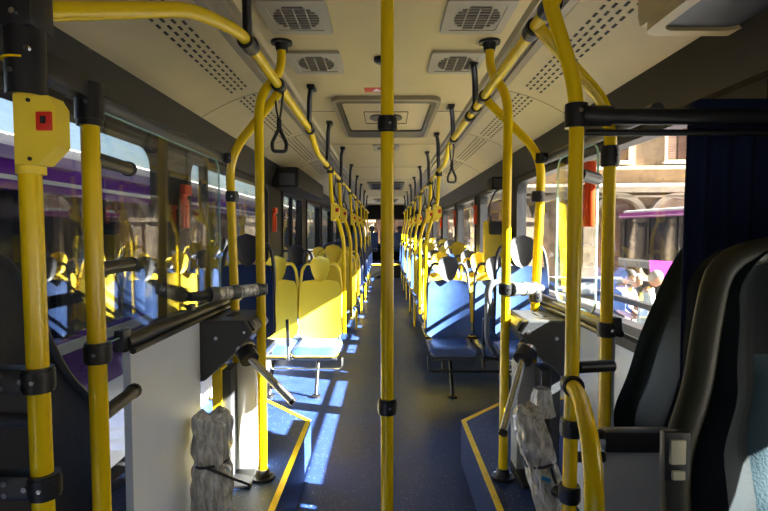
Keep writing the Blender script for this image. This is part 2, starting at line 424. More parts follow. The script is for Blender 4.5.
def button_box(p, lab, near=False):
    t = thing('stop_button', lab, 'stop button', p, 'stop buttons on the poles')
    h = .13; w2 = .034; 
    poly = [(.0, 0), (.045, 0), (.080, .035), (.080, .11), (.068, h), (.0, h)] if near else [(-.022, 0), (.026, 0), (.052, .035), (.052, .11), (.040, h), (-.022, h)]
    M().prism([(x, z-h/2) for x, z in poly], 1, -.045, .0).tube([(0,0,-h/2-.015), (0,0,h/2+.015)], PR+.006, n=14).build('housing', YPL, t)
    q = .026 if near else 0
    M().box((.034+q, -.047, .016), (.030, .006, .036), bev=.003).build('button', REDB, t)
    M().box((.034+q, -.0505, .018), (.010, .002, .014)).build('pictogram', DARK, t, smooth=False)
    for z in (-.055, .056): M().tube([(.004+q, -.044, z), (.004+q, -.048, z)], .004, n=8).build('screw', DARK, t)
    return t
# centre pole
pole('yellow centre pole standing from floor to ceiling in the aisle', [(.004, 1.65, 0), (.004, 1.65, 2.3)], 0, [(.004, 1.65, 1.722), (.004, 1.65, .812)], (.004, 1.65, 0), (.004, 1.65, 2.3))
# left near poles and black joint cluster
pole('nearest left yellow pole beside the front door, carrying a stop button', [(-.70, 1.03, 0), (-.715, 1.03, 1.69)], 0, [(-.71, 1.03, 1.08), (-.703, 1.03, .86)], (-.70, 1.03, 0))
button_box((-.711, 1.03, 1.575), 'yellow stop button housing with red button on the nearest left pole', True)
pole('second left yellow pole just behind the nearest one at the door', [(-.69, 1.22, 0), (-.70, 1.22, 1.70)], 0, [(-.695, 1.22, 1.09), (-.70, 1.22, 1.68, (0,0,1), .10)], (-.69, 1.22, 0))
tc_ = thing('pole_joint', 'large black joint cluster at the top of the nearest left pole', 'pole joint', (-.715, 1.03, 1.75))
M().tube([(0,0,-.10), (0,0,.14)], .036, n=18).box((.0, .0, .07), (.075, .075, .09), bev=.012).box((.005, .09, -.03), (.05, .16, .06), bev=.012).build('joint_body', BLK, tc_)
M().tube([(-.005, -.001, -.034), (-.005, -.001, -.03)], .037, n=18).build('yellow_ring', YEL, tc_)
for x, z in ((0, .10), (.005, .05), (-.003, -.06), (.03, -.02)): M().tube([(x, -.036, z), (x, -.043, z)], .006, n=8).build('screw', STEEL, tc_)
# transverse bar bending into left ceiling rail
pole('long yellow ceiling handrail on the left, bending across above the front door', [(-.72, 1.03, 1.815), (-.56, 1.5, 2.02), (-.50, 1.80, 2.068), (-.50, 3.42, 2.05), (-.50, 3.78, 1.95), (-.50, 14.6, 1.93)], .10,
     [(-.5, 1.92, 2.067, (0,1,0), .05), (-.5, 2.42, 2.061, (0,1,0), .07), (-.5, 3.40, 2.05, (0,1,0), .05)], group='ceiling handrails', name='handrail')
pole('long yellow ceiling handrail on the right above the aisle', [(.50, 1.55, 2.068), (.50, 4.06, 2.075), (.50, 4.36, 1.96), (.50, 14.6, 1.93)], .10,
     [(.5, 1.60, 2.068, (0,1,0), .07), (.5, 1.78, 2.068, (0,1,0), .07), (.5, 2.66, 2.07, (0,1,0), .07), (.5, 3.1, 2.07, (0,1,0), .05)], group='ceiling handrails', name='handrail')
# left pair at turnstile
pole('left yellow pole curving to the ceiling, at the left turnstile', [(-.565, 2.30, .25), (-.58, 2.36, 2.0), (-.505, 2.50, 2.15), (-.505, 2.52, 2.3)], .10, [(-.572, 2.33, 1.12)], (-.565, 2.30, .25), (-.505, 2.52, 2.3))
pole('outer left yellow pole behind the left turnstile, bent to the handrail', [(-.70, 2.42, .25), (-.76, 2.50, 1.75), (-.5, 2.42, 2.03)], .12, [(-.758, 2.5, 1.735), (-.72, 2.45, .52), (-.74, 2.47, 1.55)], (-.70, 2.42, .25))
pole('right yellow pole curving to the ceiling, at the right turnstile', [(.538, 2.31, .25), (.556, 2.36, 2.0), (.50, 2.50, 2.15), (.50, 2.52, 2.3)], .10, [(.545, 2.33, 1.12)], (.538, 2.31, .25), (.50, 2.52, 2.3))
pole('outer right yellow pole behind the right turnstile, bent to the handrail', [(.68, 2.42, .25), (.755, 2.50, 1.75), (.5, 2.66, 2.07)], .12, [(.752, 2.5, 1.735), (.73, 2.47, 1.55), (.72, 2.46, 1.07)], (.68, 2.42, .25))
# right near
pole('thick yellow pole nearest on the right, in front of the driver curtain', [(.548, 1.5, .25), (.552, 1.5, 1.79), (.46, 1.52, 2.09), (.455, 1.52, 2.3)], .10, [(.549, 1.5, .80), (.549, 1.5, .60)], (.548, 1.5, .25), (.455, 1.52, 2.3))
pole('yellow pole beside the driver window, bent up to the right handrail', [(.768, 1.78, .25), (.772, 1.78, 1.80), (.50, 1.74, 2.068)], .10, [(.772, 1.78, 1.64, (0,0,1), .07), (.77, 1.78, 1.04, (0,0,1), .05)], (.768, 1.78, .25))
pole('low yellow boarding handle bending forward from the nearest right pole', [(.548, 1.5, .93), (.53, 1.38, .93), (.47, 1.14, .88), (.445, 1.05, .55), (.445, 1.05, .1)], .12, [(.548, 1.49, .93, (-.1,-1,0), .05)], name='handrail', r=.022)
t = thing('partition_stub', 'black stub rod between two right poles near the red hammer', 'stub rod', (.55, 1.5, 1.55), 'black stub rods')
M().tube([(.02, .02, 0), (.13, .16, 0)], .019, .0, n=12).build('rod', BLK, t)
for i, (z, lab) in enumerate([(1.555, 'upper black stub rod on the second left pole'), (1.29, 'middle black stub rod on the second left pole'), (.93, 'lower black stub rod on the second left pole')]):
    t = thing('stub_rod', lab, 'stub rod', (-.695, 1.22, z), 'black stub rods')
    M().tube([(.0, 0, 0), (-.02, .22, 0)], .018, n=12).build('rod', BLK, t)
    M().tube([(-.02, .20, 0), (-.02, .215, 0)], .021, n=12).build('end_cap', RUB, t)
for i, (z, lab) in enumerate([(1.08, 'black crossbar strap joining the nearest left pole to the door side, upper'), (.86, 'black crossbar strap joining the nearest left pole to the door side, lower')]):
    t = thing('crossbar', lab, 'crossbar', (-.71, 1.03, z), 'crossbars on the nearest left pole')
    M().box((-.13, .0, 0), (.26, .04, .052), bev=.008).build('bar', BLK, t)
    for x, q in ((-.02, 0), (-.06, .012), (-.06, -.012), (-.1, 0)): M().tube([(x, -.019, q), (x, -.025, q)], .006, n=8).build('screw', STEEL, t)
t = thing('crossbar', 'thin black rod between the two crossbar straps at far left', 'crossbar', (-.8, 1.06, .985), 'crossbars on the nearest left pole')
M().tube([(-.25, 0, 0), (.085, 0, 0)], .016, n=12).build('bar', CHAR, t)
# lower right stub under right poles
t = thing('stub_rod', 'short black stub rod low between the two right poles', 'stub rod', (.55, 1.5, .98), 'black stub rods')
M().tube([(.02, .0, 0), (.13, .02, 0)], .018, n=12).build('rod', BLK, t)

# further poles along the seats
for i, y in enumerate([4.62, 5.5, 7.2, 8.6, 10.2, 11.8, 13.4]):
    for sx, sn in ((-1, 'left'), (1, 'right')):
        yy = y + (.0 if sx < 0 else .25)
        xb = sx*(.38 if i < 2 else .42); zb = .46 if i < 2 else 0
        ordn = ['first', 'second', 'third', 'fourth', 'fifth', 'sixth', 'seventh'][i]
        pole('slim yellow seat pole on the %s of the aisle, %s one going back' % (sn, ordn), [(xb, yy, zb), (xb, yy, 1.35), (sx*.49, yy, 1.62), (sx*.50, yy, 1.94)], .15, [(sx*.5, yy, 1.93)], None, None, group='seat poles along the aisle', r=.018)
        if i in (0, 1, 2, 3, 4):
            button_box((sx*.47, yy, 1.56), 'yellow stop button housing on the %s seat pole on the %s' % (ordn, sn))

# hangers and straps
def hanger(sx, y, lab, z1=2.06):
    t = thing('rail_hanger', lab, 'rail hanger', (sx*RX, y, 2.3), 'black hangers holding the ceiling rails')
    M().box((-sx*.03, .03, -.012), (.05, .11, .024), bev=.006).build('ceiling_bracket', BLK, t)
    M().tube([(-sx*.03, -.01, -.02), (-sx*.012, .05, -.08), (0, .10, z1-2.3)], .024, .03, n=12, flat=.7).tube([(0, .065, z1-2.3), (0, .135, z1-2.3)], PR+.008, n=14).build('hanger_arm', BLK, t)
ly = [1.78, 3.25, 4.3, 5.6, 7.0, 8.4, 9.8, 11.4, 13]
ry = [2.80, 3.75, 4.8, 5.9, 7.2, 8.6, 10, 11.6, 13.2]
on = ['first', 'second', 'third', 'fourth', 'fifth', 'sixth', 'seventh', 'eighth', 'ninth']
for i in range(9):
    hanger(-1, ly[i], 'black hanger of the left ceiling rail, %s from the front' % on[i], 2.06 if ly[i] < 3.5 else 1.94)
    hanger(1, ry[i], 'black hanger of the right ceiling rail, %s from the front' % on[i], 2.07 if ry[i] < 4 else 1.94)
def strap(sx, y, z, lab, tw=0):
    t = thing('grab_strap', lab, 'grab strap', (sx*RX, y, z), 'black grab straps')
    M().tube([(-.013, 0, 0), (-.020, 0, .02), (0, 0, .03), (.020, 0, .02), (.010, 0, -.07), (.0, 0, -.13)], .005, .01, n=8, flat=1).tube([(-.018, 0, .0), (-.012, .0, -.07), (.0, 0, -.13)], .005, .01, n=8).build('loop', BLK, t)
    M().tube([(0,0,-.115), (0,0,-.16)], .012, n=10).build('buckle', BLK, t)
    M().tube([(0,0,-.155), (.034, 0, -.225), (.030, 0, -.262), (-.030, 0, -.262), (-.034, 0, -.225), (0,0,-.155)], .009, .014, n=10).build('handle', BLK, t)
    t.rotation_euler.z = tw; return t
strap(-1, 2.42, 2.02, 'black triangular grab strap nearest on the left rail', .2)
strap(1, 3.92, 2.02, 'black triangular grab strap nearest on the right rail', .3)
for i, y in enumerate([4.95, 6.1, 7.8, 9.3]):
    strap(-1, y, 1.91, 'black grab strap hanging from the left rail, %s from the front' % on[i+1], .3)
    strap(1, y+.45, 1.91, 'black grab strap hanging from the right rail, %s from the front' % on[i+1], -.3)

# ------------------------------------------------------------------ partitions with glass and rails
def partition(sx, lab, y0, y1):
    t = thing('side_partition', lab, 'partition', (sx*.8, y0, 0), 'glazed side partitions'); L = y1-y0
    M().span((-.012, .02, .25), (.012, 2.145-y0 if sx < 0 else 2.2-y0, 1.01)).build('lower_panel', PANEL, t, smooth=False)
    M().tube([(0, 0, 1.04), (0, L, 1.035)], .027, n=16).tube([(-sx*-.03, .02, 1.02), (-sx*-.03, L, 1.015)], .013, n=10).tube([(sx*-.03, .0, 1.018), (sx*-.03, L-.1, 1.018)], .010, n=10).build('lower_rail', BLK, t)
    M().tube([(0, -.25, 1.74), (0, 2.5-y0+.04, 1.742)], .022, n=16).tube([(sx*.03, .0, 1.765), (sx*.03, 2.5-y0, 1.765)], .012, n=10).build('top_rail', CHAR, t)
    g = M(); a0 = -.12 if sx < 0 else .17
    g.prism(rrect(a0, 1.065, L-.28, 1.715, .05), 0, -.003, .003)
    gl = g.build('glass_pane', GLASS, t, smooth=False)
    M().ring(rrect(a0-.004, 1.061, L-.276, 1.719, .054), rrect(a0, 1.065, L-.28, 1.715, .05), 0, -.0034, .0034).build('glass_edge', GEDGE, t)
    for y in (.0, L*.45): M().box((0, y, 1.055), (.03, .05, .06), bev=.006).build('glass_clip', CHAR, t)
    M().tube([(0, L, 1.035), (0, L+.012, 1.035)], .03, n=14).build('rail_end', CHAR, t)
    return t
partition(-1, 'light grey partition with black rail and glass beside the front door', 1.54, 2.74)
partition(1, 'light grey partition with black rail and glass on the driver side', 1.78, 2.68)

# wrapped crossbars of the turnstiles
def crossrail(sx, lab):
    a = Vector((sx*.80, 2.08, 1.115)) if sx < 0 else Vector((sx*.76, 2.50, 1.105)); b = Vector((sx*.572, 2.33, 1.118))
    t = thing('turnstile_crossrail', lab, 'crossrail', a, 'wrapped turnstile crossrails'); d = b-a
    M().tube([(0,0,0), d], .020, n=14).build('tube', CHAR, t)
    M().tube([d*.35, d*.45, d*.55, d*.7, d*.8, d*.92], .029, n=12).build('plastic_wrap', WRAP, t)
    for k in (.3, .6, .97): M().tube([d*(k-.05), d*(k+.05)], .033, n=14).build('clamp', CLAMPG, t)
crossrail(-1, 'grey clamped crossrail in crinkled plastic above the left turnstile')
crossrail(1, 'white crossrail in crinkled plastic above the right turnstile')

# ------------------------------------------------------------------ turnstiles
def turnstile(sx, lab):
    t = thing('turnstile', lab, 'turnstile', (sx*.70, 2.28, .25), 'turnstiles'); ox, oy, oz = sx*.70, 2.28, .25
    # housing profile in x-z
    prof = [(-.81, 1.005), (-.60, 1.005), (-.565, .95), (-.645, .86), (-.772, .745), (-.81, .738)]
    y0, y1 = 2.15, 2.46
    pr = [(-sx*0 + (x if sx < 0 else -x) - ox, z-oz) for x, z in prof]
    b = M().prism(pr, 1, y0-oy, y1-oy)
    hb = b.build('housing', BOX, t, smooth=False)
    md = hb.modifiers.new('bevel', 'BEVEL'); md.width = .007; md.segments = 2
    # slanted reader panel
    cx = (-.578 if sx < 0 else .578)-ox; cz = .978-oz
    M().box((cx, 2.30-oy, cz), (.052, .25, .012), (0, sx*-1.0 if sx > 0 else 1.0, 0), bev=.003).build('reader_panel', CHAR, t)
    sc = M()
    M().box((cx+(-sx)*.004, 2.30-oy, cz+.005), (.026, .20, .006), (0, 1.0*(-sx), 0)).build('display', DSTEEL if sx < 0 else VENTM, t)
    M().box((sx*.0-.005*sx, 2.31-oy, 1.006-oz), (.035, .10, .004)).build('card_slot', DARK, t, smooth=False)
    for x, z in ((-.72, .93), (-.79, .77), (-.60, .955)):
        xx = (x if sx < 0 else -x)-ox; M().tube([(xx, y0-oy, z-oz), (xx, y0-oy-.006, z-oz)], .009 if x == -.72 else .006, n=6).build('bolt', STEEL, t)
    # hub below the slant
    h0 = Vector((sx*.625-ox, 2.20-oy, .895-oz)); h1 = Vector((sx*.575-ox, 2.14-oy, .840-oz))
    M().tube([h0, h0+(h1-h0)*.35], .044, n=24).tube([h0+(h1-h0)*.5, h1], .040, n=24).build('hub', BLK, t)
    M().tube([h0+(h1-h0)*.35, h0+(h1-h0)*.5], .046, n=24).build('hub_ring', STEEL, t)
    if sx < 0: tip = Vector((-.385-ox, 2.10-oy, .672-oz))
    else: tip = Vector((.452-ox, 1.95-oy, .60-oz))
    st_ = h0+(h1-h0)*.8; dr = (tip-st_).normalized()
    a = M().tube([st_, tip], .0165, n=16).tube([tip-dr*.012, tip+dr*.004], .0175, n=16, mi=1)
    a.build('arm', [STEEL, BLK], t)
    # two more arms of the tripod, folded towards the housing side
    for k in ():
        e = h0 + Vector((sx*.10, -.01, -.20)); M().tube([st_, e], .016, n=14).build('arm', STEEL, t)
    # stand
    M().span((sx*.775-ox, 2.25-oy, 0), (sx*.735-ox, 2.34-oy, .52)).build('stand_strip', YTAPE if sx < 0 else CHAR, t, smooth=False)
    M().box((sx*.72-ox, 2.34-oy, .25), (.045, .14, .52), bev=.006).build('stand_post', BOX, t)
    M().box((sx*.655-ox, 2.42-oy, .26), (.085, .12, .52), bev=.008).build('stand_cover', WHITE if sx < 0 else PANELW, t)
    M().box((sx*.70-ox, 2.33-oy, .008), (.20, .26, .016), bev=.004).build('base_plate', BLK, t)
turnstile(-1, 'black turnstile with hanging steel arm on the left platform')
turnstile(1, 'black turnstile with pale display and steel arm on the right platform')

# wrapped bundles
def bundle(lab, a, b, wd, th, lean, dark=False):
    t = thing('wrapped_bundle', lab, 'wrapped bundle', a, 'plastic wrapped bundles'); d = Vector(b)-Vector(a); 
    m = M(); nu, nv = 56, 40; vs = []; rnd = random.Random(3 if dark else 5)
    ph = [rnd.uniform(0, 6) for _ in range(8)]
    for j in range(nv+1):
        v = j/nv; c = d*v; pinch = 1-.16*math.exp(-((v-.52)/.05)**2)
        tp = 1 if v < .94 else 1-.5*((v-.94)/.06)
        for i in range(nu):
            a_ = 2*PI*i/nu
            r = 1+.06*math.sin(3*a_+ph[0]+3*v)+.07*math.sin(7*a_+ph[1]-4*v)+.06*math.sin(12*a_+ph[2]+9*v)+.03*math.sin(31*v+ph[3]+2*a_)
            ca, sa = math.cos(a_), math.sin(a_)
            ca = math.copysign(abs(ca)**.75, ca); sa = math.copysign(abs(sa)**.75, sa)
            if v > .75: ca *= 1; r *= 1-.10*abs(math.sin(a_))*(1 if abs(math.cos(a_)) < .4 else 0)
            vs.append(c+Vector((ca*wd/2*r*pinch*tp, sa*th/2*r*pinch*tp, .02*math.sin(2*a_)*v)))
    fs = [(j*nu+i, j*nu+(i+1) % nu, (j+1)*nu+(i+1) % nu, (j+1)*nu+i) for j in range(nv) for i in range(nu)]
    fs += [tuple(range(nu-1, -1, -1)), tuple(range(nv*nu, nv*nu+nu))]
    m.add(vs, fs); m.build('plastic_wrap', WRAP, t)
    q = d*.52; loop = [q+Vector((math.cos(k*PI/6)*(wd/2*.92), math.sin(k*PI/6)*(th/2*.95), .012*math.cos(k*PI/6))) for k in range(13)]
    cb = M().tube(loop, .0055, n=8)
    s = -1 if a[0] > 0 else 1
    cb.tube([q+Vector((-s*wd*.2, -th*.5, 0)), q+Vector((-s*wd*.3, -th*.55, -.05)), q+Vector((-s*wd*.55, -th*.5, -.1))], .005, .03, n=8) if dark else cb.tube([q+Vector((0, -th*.5, 0)), q+Vector((wd*.5, -th*.5, -.03)), q+Vector((wd*1.15, -th*.3, -.08))], .0055, .03, n=8)
    cb.build('cable_tie', CABLE, t)
    if dark:
        q = d*.33+Vector((.02, -th*.5, 0)); M().tube([q, q+Vector((.01, -.03, 0))], [.022, .016], n=12).build('black_knob', BLK, t)
        q = d*.43+Vector((-.005, -th*.52, 0)); M().box(q, (.035, .006, .016), (0, .4, 0), bev=.002).build('blue_mark', BLUEMARK, t)
    return t
bundle('upright crinkled plastic bundle tied with black cable under left turnstile', (-.685, 1.98, .255), (-.70, 2.02, .66), .145, .12, 0)
bundle('leaning crinkled plastic bundle with black knob under right turnstile', (.66, 1.93, .255), (.565, 2.05, .67), .13, .11, 0, True)
bx = thing('plastic_wad', 'crumpled clear plastic wad on the right turnstile stand', 'plastic wad', (.66, 2.14, .66))
M().tube([(0,0,-.05), (0,0,-.02), (.0,.0,.03), (0,0,.06)], [.06, .035], n=11).build('plastic_wrap', WRAP, bx)

# ------------------------------------------------------------------ passenger seats
def make_seat(style):
    t = thing('passenger_chair', 'seat', 'bus seat')
    shellm, cush, backm, head, hoopm = {'yellow': (YPL, BLUEF, YPL, YPL, YPL), 'blue': (CHAR, BLUEF, BLUEF, HEADG, CHAR), 'dark': (CHAR, BLUEF, BLUES, CHAR, CHAR)}[style]
    def wid(v):
        z = v; w_ = .198-.022*v
        if v > .90: w_ *= math.sqrt(max(.0, 1-((v-.90)/.10)**2*.22))
        if v < .08: w_ *= 1-.25*(1-v/.08)
        return w_
    def F(u, v):
        x = (2*u-1); zz = .44+.50*v; y = -.02-.045*(1-v)**2*.2 - .05*(1-v) + .03*math.cos(x*PI/2) - .01
        return (x*wid(v), y - .012*math.sin(PI*v), zz + .012*math.cos(x*PI/2)*(1 if v > .5 else -1))
    def B(u, v):
        x, y, z = F(u, v); return (x*.97, y+.035, z)
    M().shell(F, B, 12, 14).build('backrest', backm, t)
    if style != 'yellow':
        M().shell(lambda u, v: (F(u, v)[0]*1.04, F(u, v)[1]+.037, F(u, v)[2]), lambda u, v: (F(u, v)[0]*1.02, F(u, v)[1]+.05, F(u, v)[2]), 12, 14).build('back_shell', shellm, t)
    # headrest: dished oval, wider at the top
    def H(u, v, off=0):
        a = 2*u-1; w_ = (.052+.040*math.sin(min(1, v*1.15)*PI/2))*math.sqrt(max(0, 1-abs(2*v-1)**3.2))
        z = .935+.235*v; y = -.035 + .030*(1-a*a)*math.sqrt(max(0, 1-(2*v-1)**2)) - .0
        return (a*w_, y+off, z)
    def HB(u, v):
        x, y, z = H(u, v); a = 2*u-1; k = math.sqrt(max(0, 1-a*a))*math.sqrt(max(0, 1-(2*v-1)**2)); return (x*.98, -.022+.045*k, z)
    M().shell(H, HB, 12, 12).build('headrest', head, t)
    hp = M()
    for s in (-1, 1): hp.tube([(s*.178, -.015, .62), (s*.186, -.01, .90), (s*.165, .005, 1.045), (s*.13, .008, 1.10), (s*.075, .008, 1.09)], .0135, .07, n=10, seg=5)
    hp.build('hoop_frame', hoopm, t)
    # cushion and pan
    def Cs(u, v):
        x = 2*u-1; w_ = .190*(1 if v > .12 else math.sqrt(max(0, 1-((.12-v)/.12)**2*.35)))
        y = -.47+.45*v; e = (1-abs(x)**6)*(1-abs(2*v-1)**8)
        return (x*w_, y, .405+.035*e - .03*max(0, 1-v/.2)**2 + .012*v - .012*math.cos(x*PI/2))
    M().shell(Cs, lambda u, v: (Cs(u, v)[0], Cs(u, v)[1], .392-.02*max(0, 1-v/.2)**2), 12, 12).build('cushion', cush, t)
    M().shell(lambda u, v: (Cs(u, v)[0]*1.03, Cs(u, v)[1]*1.015, .391-.02*max(0, 1-v/.2)**2), lambda u, v: (Cs(u, v)[0]*.98, Cs(u, v)[1]*.98, .360), 12, 8).build('seat_pan', YPL if style == 'yellow' else CHAR, t)
    M().tube([(-.18, -.40, .335), (.18, -.40, .335)], .014, n=10).tube([(-.18, -.08, .34), (.18, -.08, .34)], .014, n=10).tube([(0, -.40, .335), (0, -.08, .34)], .014, n=10).build('seat_frame', DSTEEL, t)
    M().tube([(0, -.15, .34), (0, -.22, .25), (-.0, -.30, .12), (0, -.36, .02)], .016, .1, n=10).tube([(0, -.36, .0), (0, -.36, .018)], .04, n=14).build('leg', BLK, t)
    return t
def armrest(x, y, lab, sx):
    t = thing('armrest', lab, 'armrest', (x, y, .45), 'aisle armrests')
    M().tube([(0, .0, .03), (0, -.02, -.05), (0, .0, -.10), (-.03 if sx < 0 else .03, .06, -.10)], .012, .05, n=8).build('stem', CHAR, t)
    M().box((0, -.02, .13), (.026, .035, .22), (.12, 0, 0), bev=.008).build('pad', BLK, t)
    return t
protos = {k: make_seat(k) for k in ('yellow', 'blue', 'dark')}; used = set()
def seat(style, x, y, z, lab, grp, rz=0):
    if style in used: o = copy_tree(protos[style])
    else: o = protos[style]; used.add(style)
    o.location = (x, y, z); o.rotation_euler.z = rz; o['label'] = lab; o['group'] = grp
    return o
colr = {'yellow': 'bright yellow', 'blue': 'deep blue grey-headed', 'dark': 'dark blue black-headed'}
seat('dark', -.975, 3.62, .20, 'dark blue seat with black headrest raised behind the left turnstile', 'left seats')
seat('blue', .955, 3.62, .19, 'deep blue seat with grey headrest raised behind the right turnstile', 'right seats')
left = [(4.58, 'yellow', 0), (5.55, 'yellow', .08), (6.5, 'yellow', .0), (7.45, 'yellow', .0), (8.4, 'blue', .04), (9.3, 'blue', .04), (10.2, 'dark', .04), (11.1, 'blue', .1), (12, 'blue', .1), (12.9, 'dark', .1), (13.8, 'blue', .1)]
right = [(4.58, 'blue', 0), (5.40, 'yellow', .0), (6.1, 'blue', 0), (6.95, 'yellow', .08), (7.8, 'blue', .1), (8.7, 'yellow', .1), (9.6, 'blue', .1), (10.5, 'yellow', .1), (11.4, 'blue', .1), (12.3, 'blue', .1), (13.2, 'dark', .1), (14.0, 'blue', .1)]
cnt = ['first', 'second', 'third', 'fourth', 'fifth', 'sixth', 'seventh', 'eighth', 'ninth', 'tenth', 'eleventh', 'twelfth']
for side, rows, sx in (('left', left, -1), ('right', right, 1)):
    for i, (y, stl, dz) in enumerate(rows):
        for inner in (1, 0):
            if sx < 0 and not inner and 5.9 < y < 7.4: continue
            x = sx*((.585 if sx < 0 else .555) if inner else .975)
            if inner and y > 5: x = sx*.57
            s2 = 'dark' if (sx < 0 and not inner and i == 1) else stl
            seat(s2, x, y, dz, '%s bus seat, %s side of the %s pair, %s row back' % (colr[s2], 'aisle' if inner else 'window', side, cnt[i]), '%s seats' % side)
            if dz: 
                pass
for i, x in enumerate((-.92, -.46, 0, .46, .92)):
    seat('blue', x, 16.9, .42, '%s seat of the deep blue bench row across the rear' % ['leftmost', 'second from left', 'middle', 'second from right', 'rightmost'][i], 'rear seats')
for k in protos: assert k in used
armrest(-.78, 4.05, 'black upright armrest between the two first yellow left seats', -1)
armrest(.79, 4.12, 'black upright armrest between the two first blue right seats', 1)
t = thing('bench_bar', 'thin steel bar loop under the first pair of left seats', 'seat bar', (-.6, 4.2, .2))
M().tube([(-.35, 0, .12), (-.35, -.02, .05), (.24, -.02, .05), (.24, 0, .14)], .009, .04, n=8).build('bar', STEEL, t)
t = thing('bench_bar', 'black bar loop under the first pair of right seats', 'seat bar', (.6, 4.2, .2))
M().tube([(-.25, 0, .15), (-.25, -.02, .03), (.5, -.02, .03), (.5, 0, .12)], .011, .04, n=8).build('bar', BLK, t)
t = thing('grey_handle', 'grey looped grab handle beside the right turnstile', 'grab handle', (.76, 3.6, 0))
M().tube([(0, 0, .78), (-.05, -.02, .94), (-.03, -.02, 1.02), (.09, 0, 1.03)], .026, .05, n=12).tube([(-.05, -.02, .96), (-.05, -.02, .60), (.02, 0, .50), (.1, 0, .50)], .018, .06, n=12).build('loop', CLAMPG, t)

# ------------------------------------------------------------------ door mechanism housing, hammers, validator
t = thing('door_mechanism_housing', 'dark grey overhead housing above the rear left door', 'housing', (-1.05, 6.4, 1.95))
M().box((0, 0, 0), (.29, 2.1, .22), bev=.04).build('cover', GREYW, t)
M().box((.02, -1.05, -.02), (.16, .008, .12), bev=.003).build('end_plate', CHAR, t)
def hammer(x, y, z, lab):
    t = thing('emergency_hammer', lab, 'emergency hammer', (x, y, z), 'red emergency hammers'); s = 1 if x < 0 else -1
    M().box((0, 0, 0), (.02, .05, .20), bev=.006).build('holder', RED, t)
    M().box((s*.012, 0, .085), (.03, .085, .05), bev=.008).build('head', RED, t)
    M().box((s*.014, 0, -.03), (.018, .03, .14), bev=.008).build('grip', RED, t); t.scale = (1.2, 1.2, 1.2)
hammer(-1.17, 2.97, 1.52, 'orange red emergency hammer on the first left window pillar')
hammer(-1.17, 5.35, 1.50, 'red emergency hammer on the left wall before the rear door')
hammer(.80, 2.02, 1.52, 'orange red emergency hammer beside the two near right poles')
hammer(1.17, 6.68, 1.60, 'red emergency hammer on the right wall pillar by the blue seats')
hammer(1.17, 8.68, 1.60, 'red emergency hammer on the second right wall pillar')
hammer(1.17, 10.85, 1.58, 'red emergency hammer farthest down the right wall')
t = thing('ticket_validator', 'black ticket machine on yellow post by the right windows', 'ticket validator', (1.08, 5.0, 1.0))
M().box((0, .05, .24), (.24, .08, .50), bev=.02).build('post', YPL, t)
M().box((0, .0, .42), (.15, .12, .13), bev=.02).build('head', BLK, t)
M().tube([(-.05, 0, .47), (-.09, 0, .60), (-.02, 0, .78), (.08, 0, .82)], .008, .06, n=8).build('cable', CABLE, t)
t = thing('speaker_box', 'small dark box fixed above the right window pillar', 'speaker', (1.10, 5.2, 1.86))
M().box((0, 0, 0), (.12, .28, .13), bev=.012).build('case', GREYW, t); M().box((-.0, -.142, 0), (.08, .006, .09)).build('front_grille', CHAR, t)

# ------------------------------------------------------------------ driver area
t = thing('curtain_rod', 'black curtain rod running right from the thick right pole', 'curtain rod', (.55, 1.5, 1.715))
M().tube([(0, 0, 0), (.66, 0, -.004)], .024, n=14).tube([(.0, 0, .0), (.10, 0, 0)], .030, n=14).tube([(.03, .015, -.045), (.66, .015, -.045)], .010, n=10).build('rod', BLK, t)
M().tube([(0, 0, -.034), (0, 0, .034)], .032, n=16).build('rod_clamp', BLK, t)
M().tube([(0, -.032, .01), (0, -.037, .01)], .007, n=8).build('screw', STEEL, t)
t = thing('window_blind', 'black roller blind added over the driver side window to block sun', 'blind', (1.17, .3, 1.86))  # added to keep direct sun off the driver seat, mostly out of frame
M().tube([(0, -1.0, -.02), (0, 1.05, -.02)], .022, n=14).build('roller', BLK, t); M().span((-.002, -1.0, -.56), (.002, 1.05, -.02)).build('blind_cloth', RUB, t, smooth=False); M().box((0, .02, -.565), (.014, 2.05, .02)).build('bottom_bar', BLK, t, smooth=False)
t = thing('driver_curtain', 'navy blue pleated curtain hanging behind the driver seat', 'curtain', (.90, 1.5, 1.74))
def cur(u, v, o=0):
    return (u*.36, .045+o+.022*math.sin(u*34+.6*math.sin(v*3))*(.5+.5*v), -.93*v)
M().shell(lambda u, v: cur(u, v), lambda u, v: cur(u, v, .004), 60, 16).build('cloth', CURT, t)
M().box((.18, .02, .0), (.36, .055, .05), bev=.01).build('heading', CURT, t)
t = thing('driver_partition', 'low grey panel with black top bar beside the driver', 'partition', (.65, 1.5, .25))
M().span((.0, .0, 0), (.56, .025, .49)).build('panel', PANELW, t, smooth=False)
M().box((.27, -.005, .515), (.56, .05, .065), bev=.012).build('top_bar', BLK, t)
M().tube([(-.08, 0, .53), (.0, 0, .53)], .016, n=10).tube([(-.08, 0, .46), (.0, 0, .46)], .016, n=10).build('bracket', BLK, t)

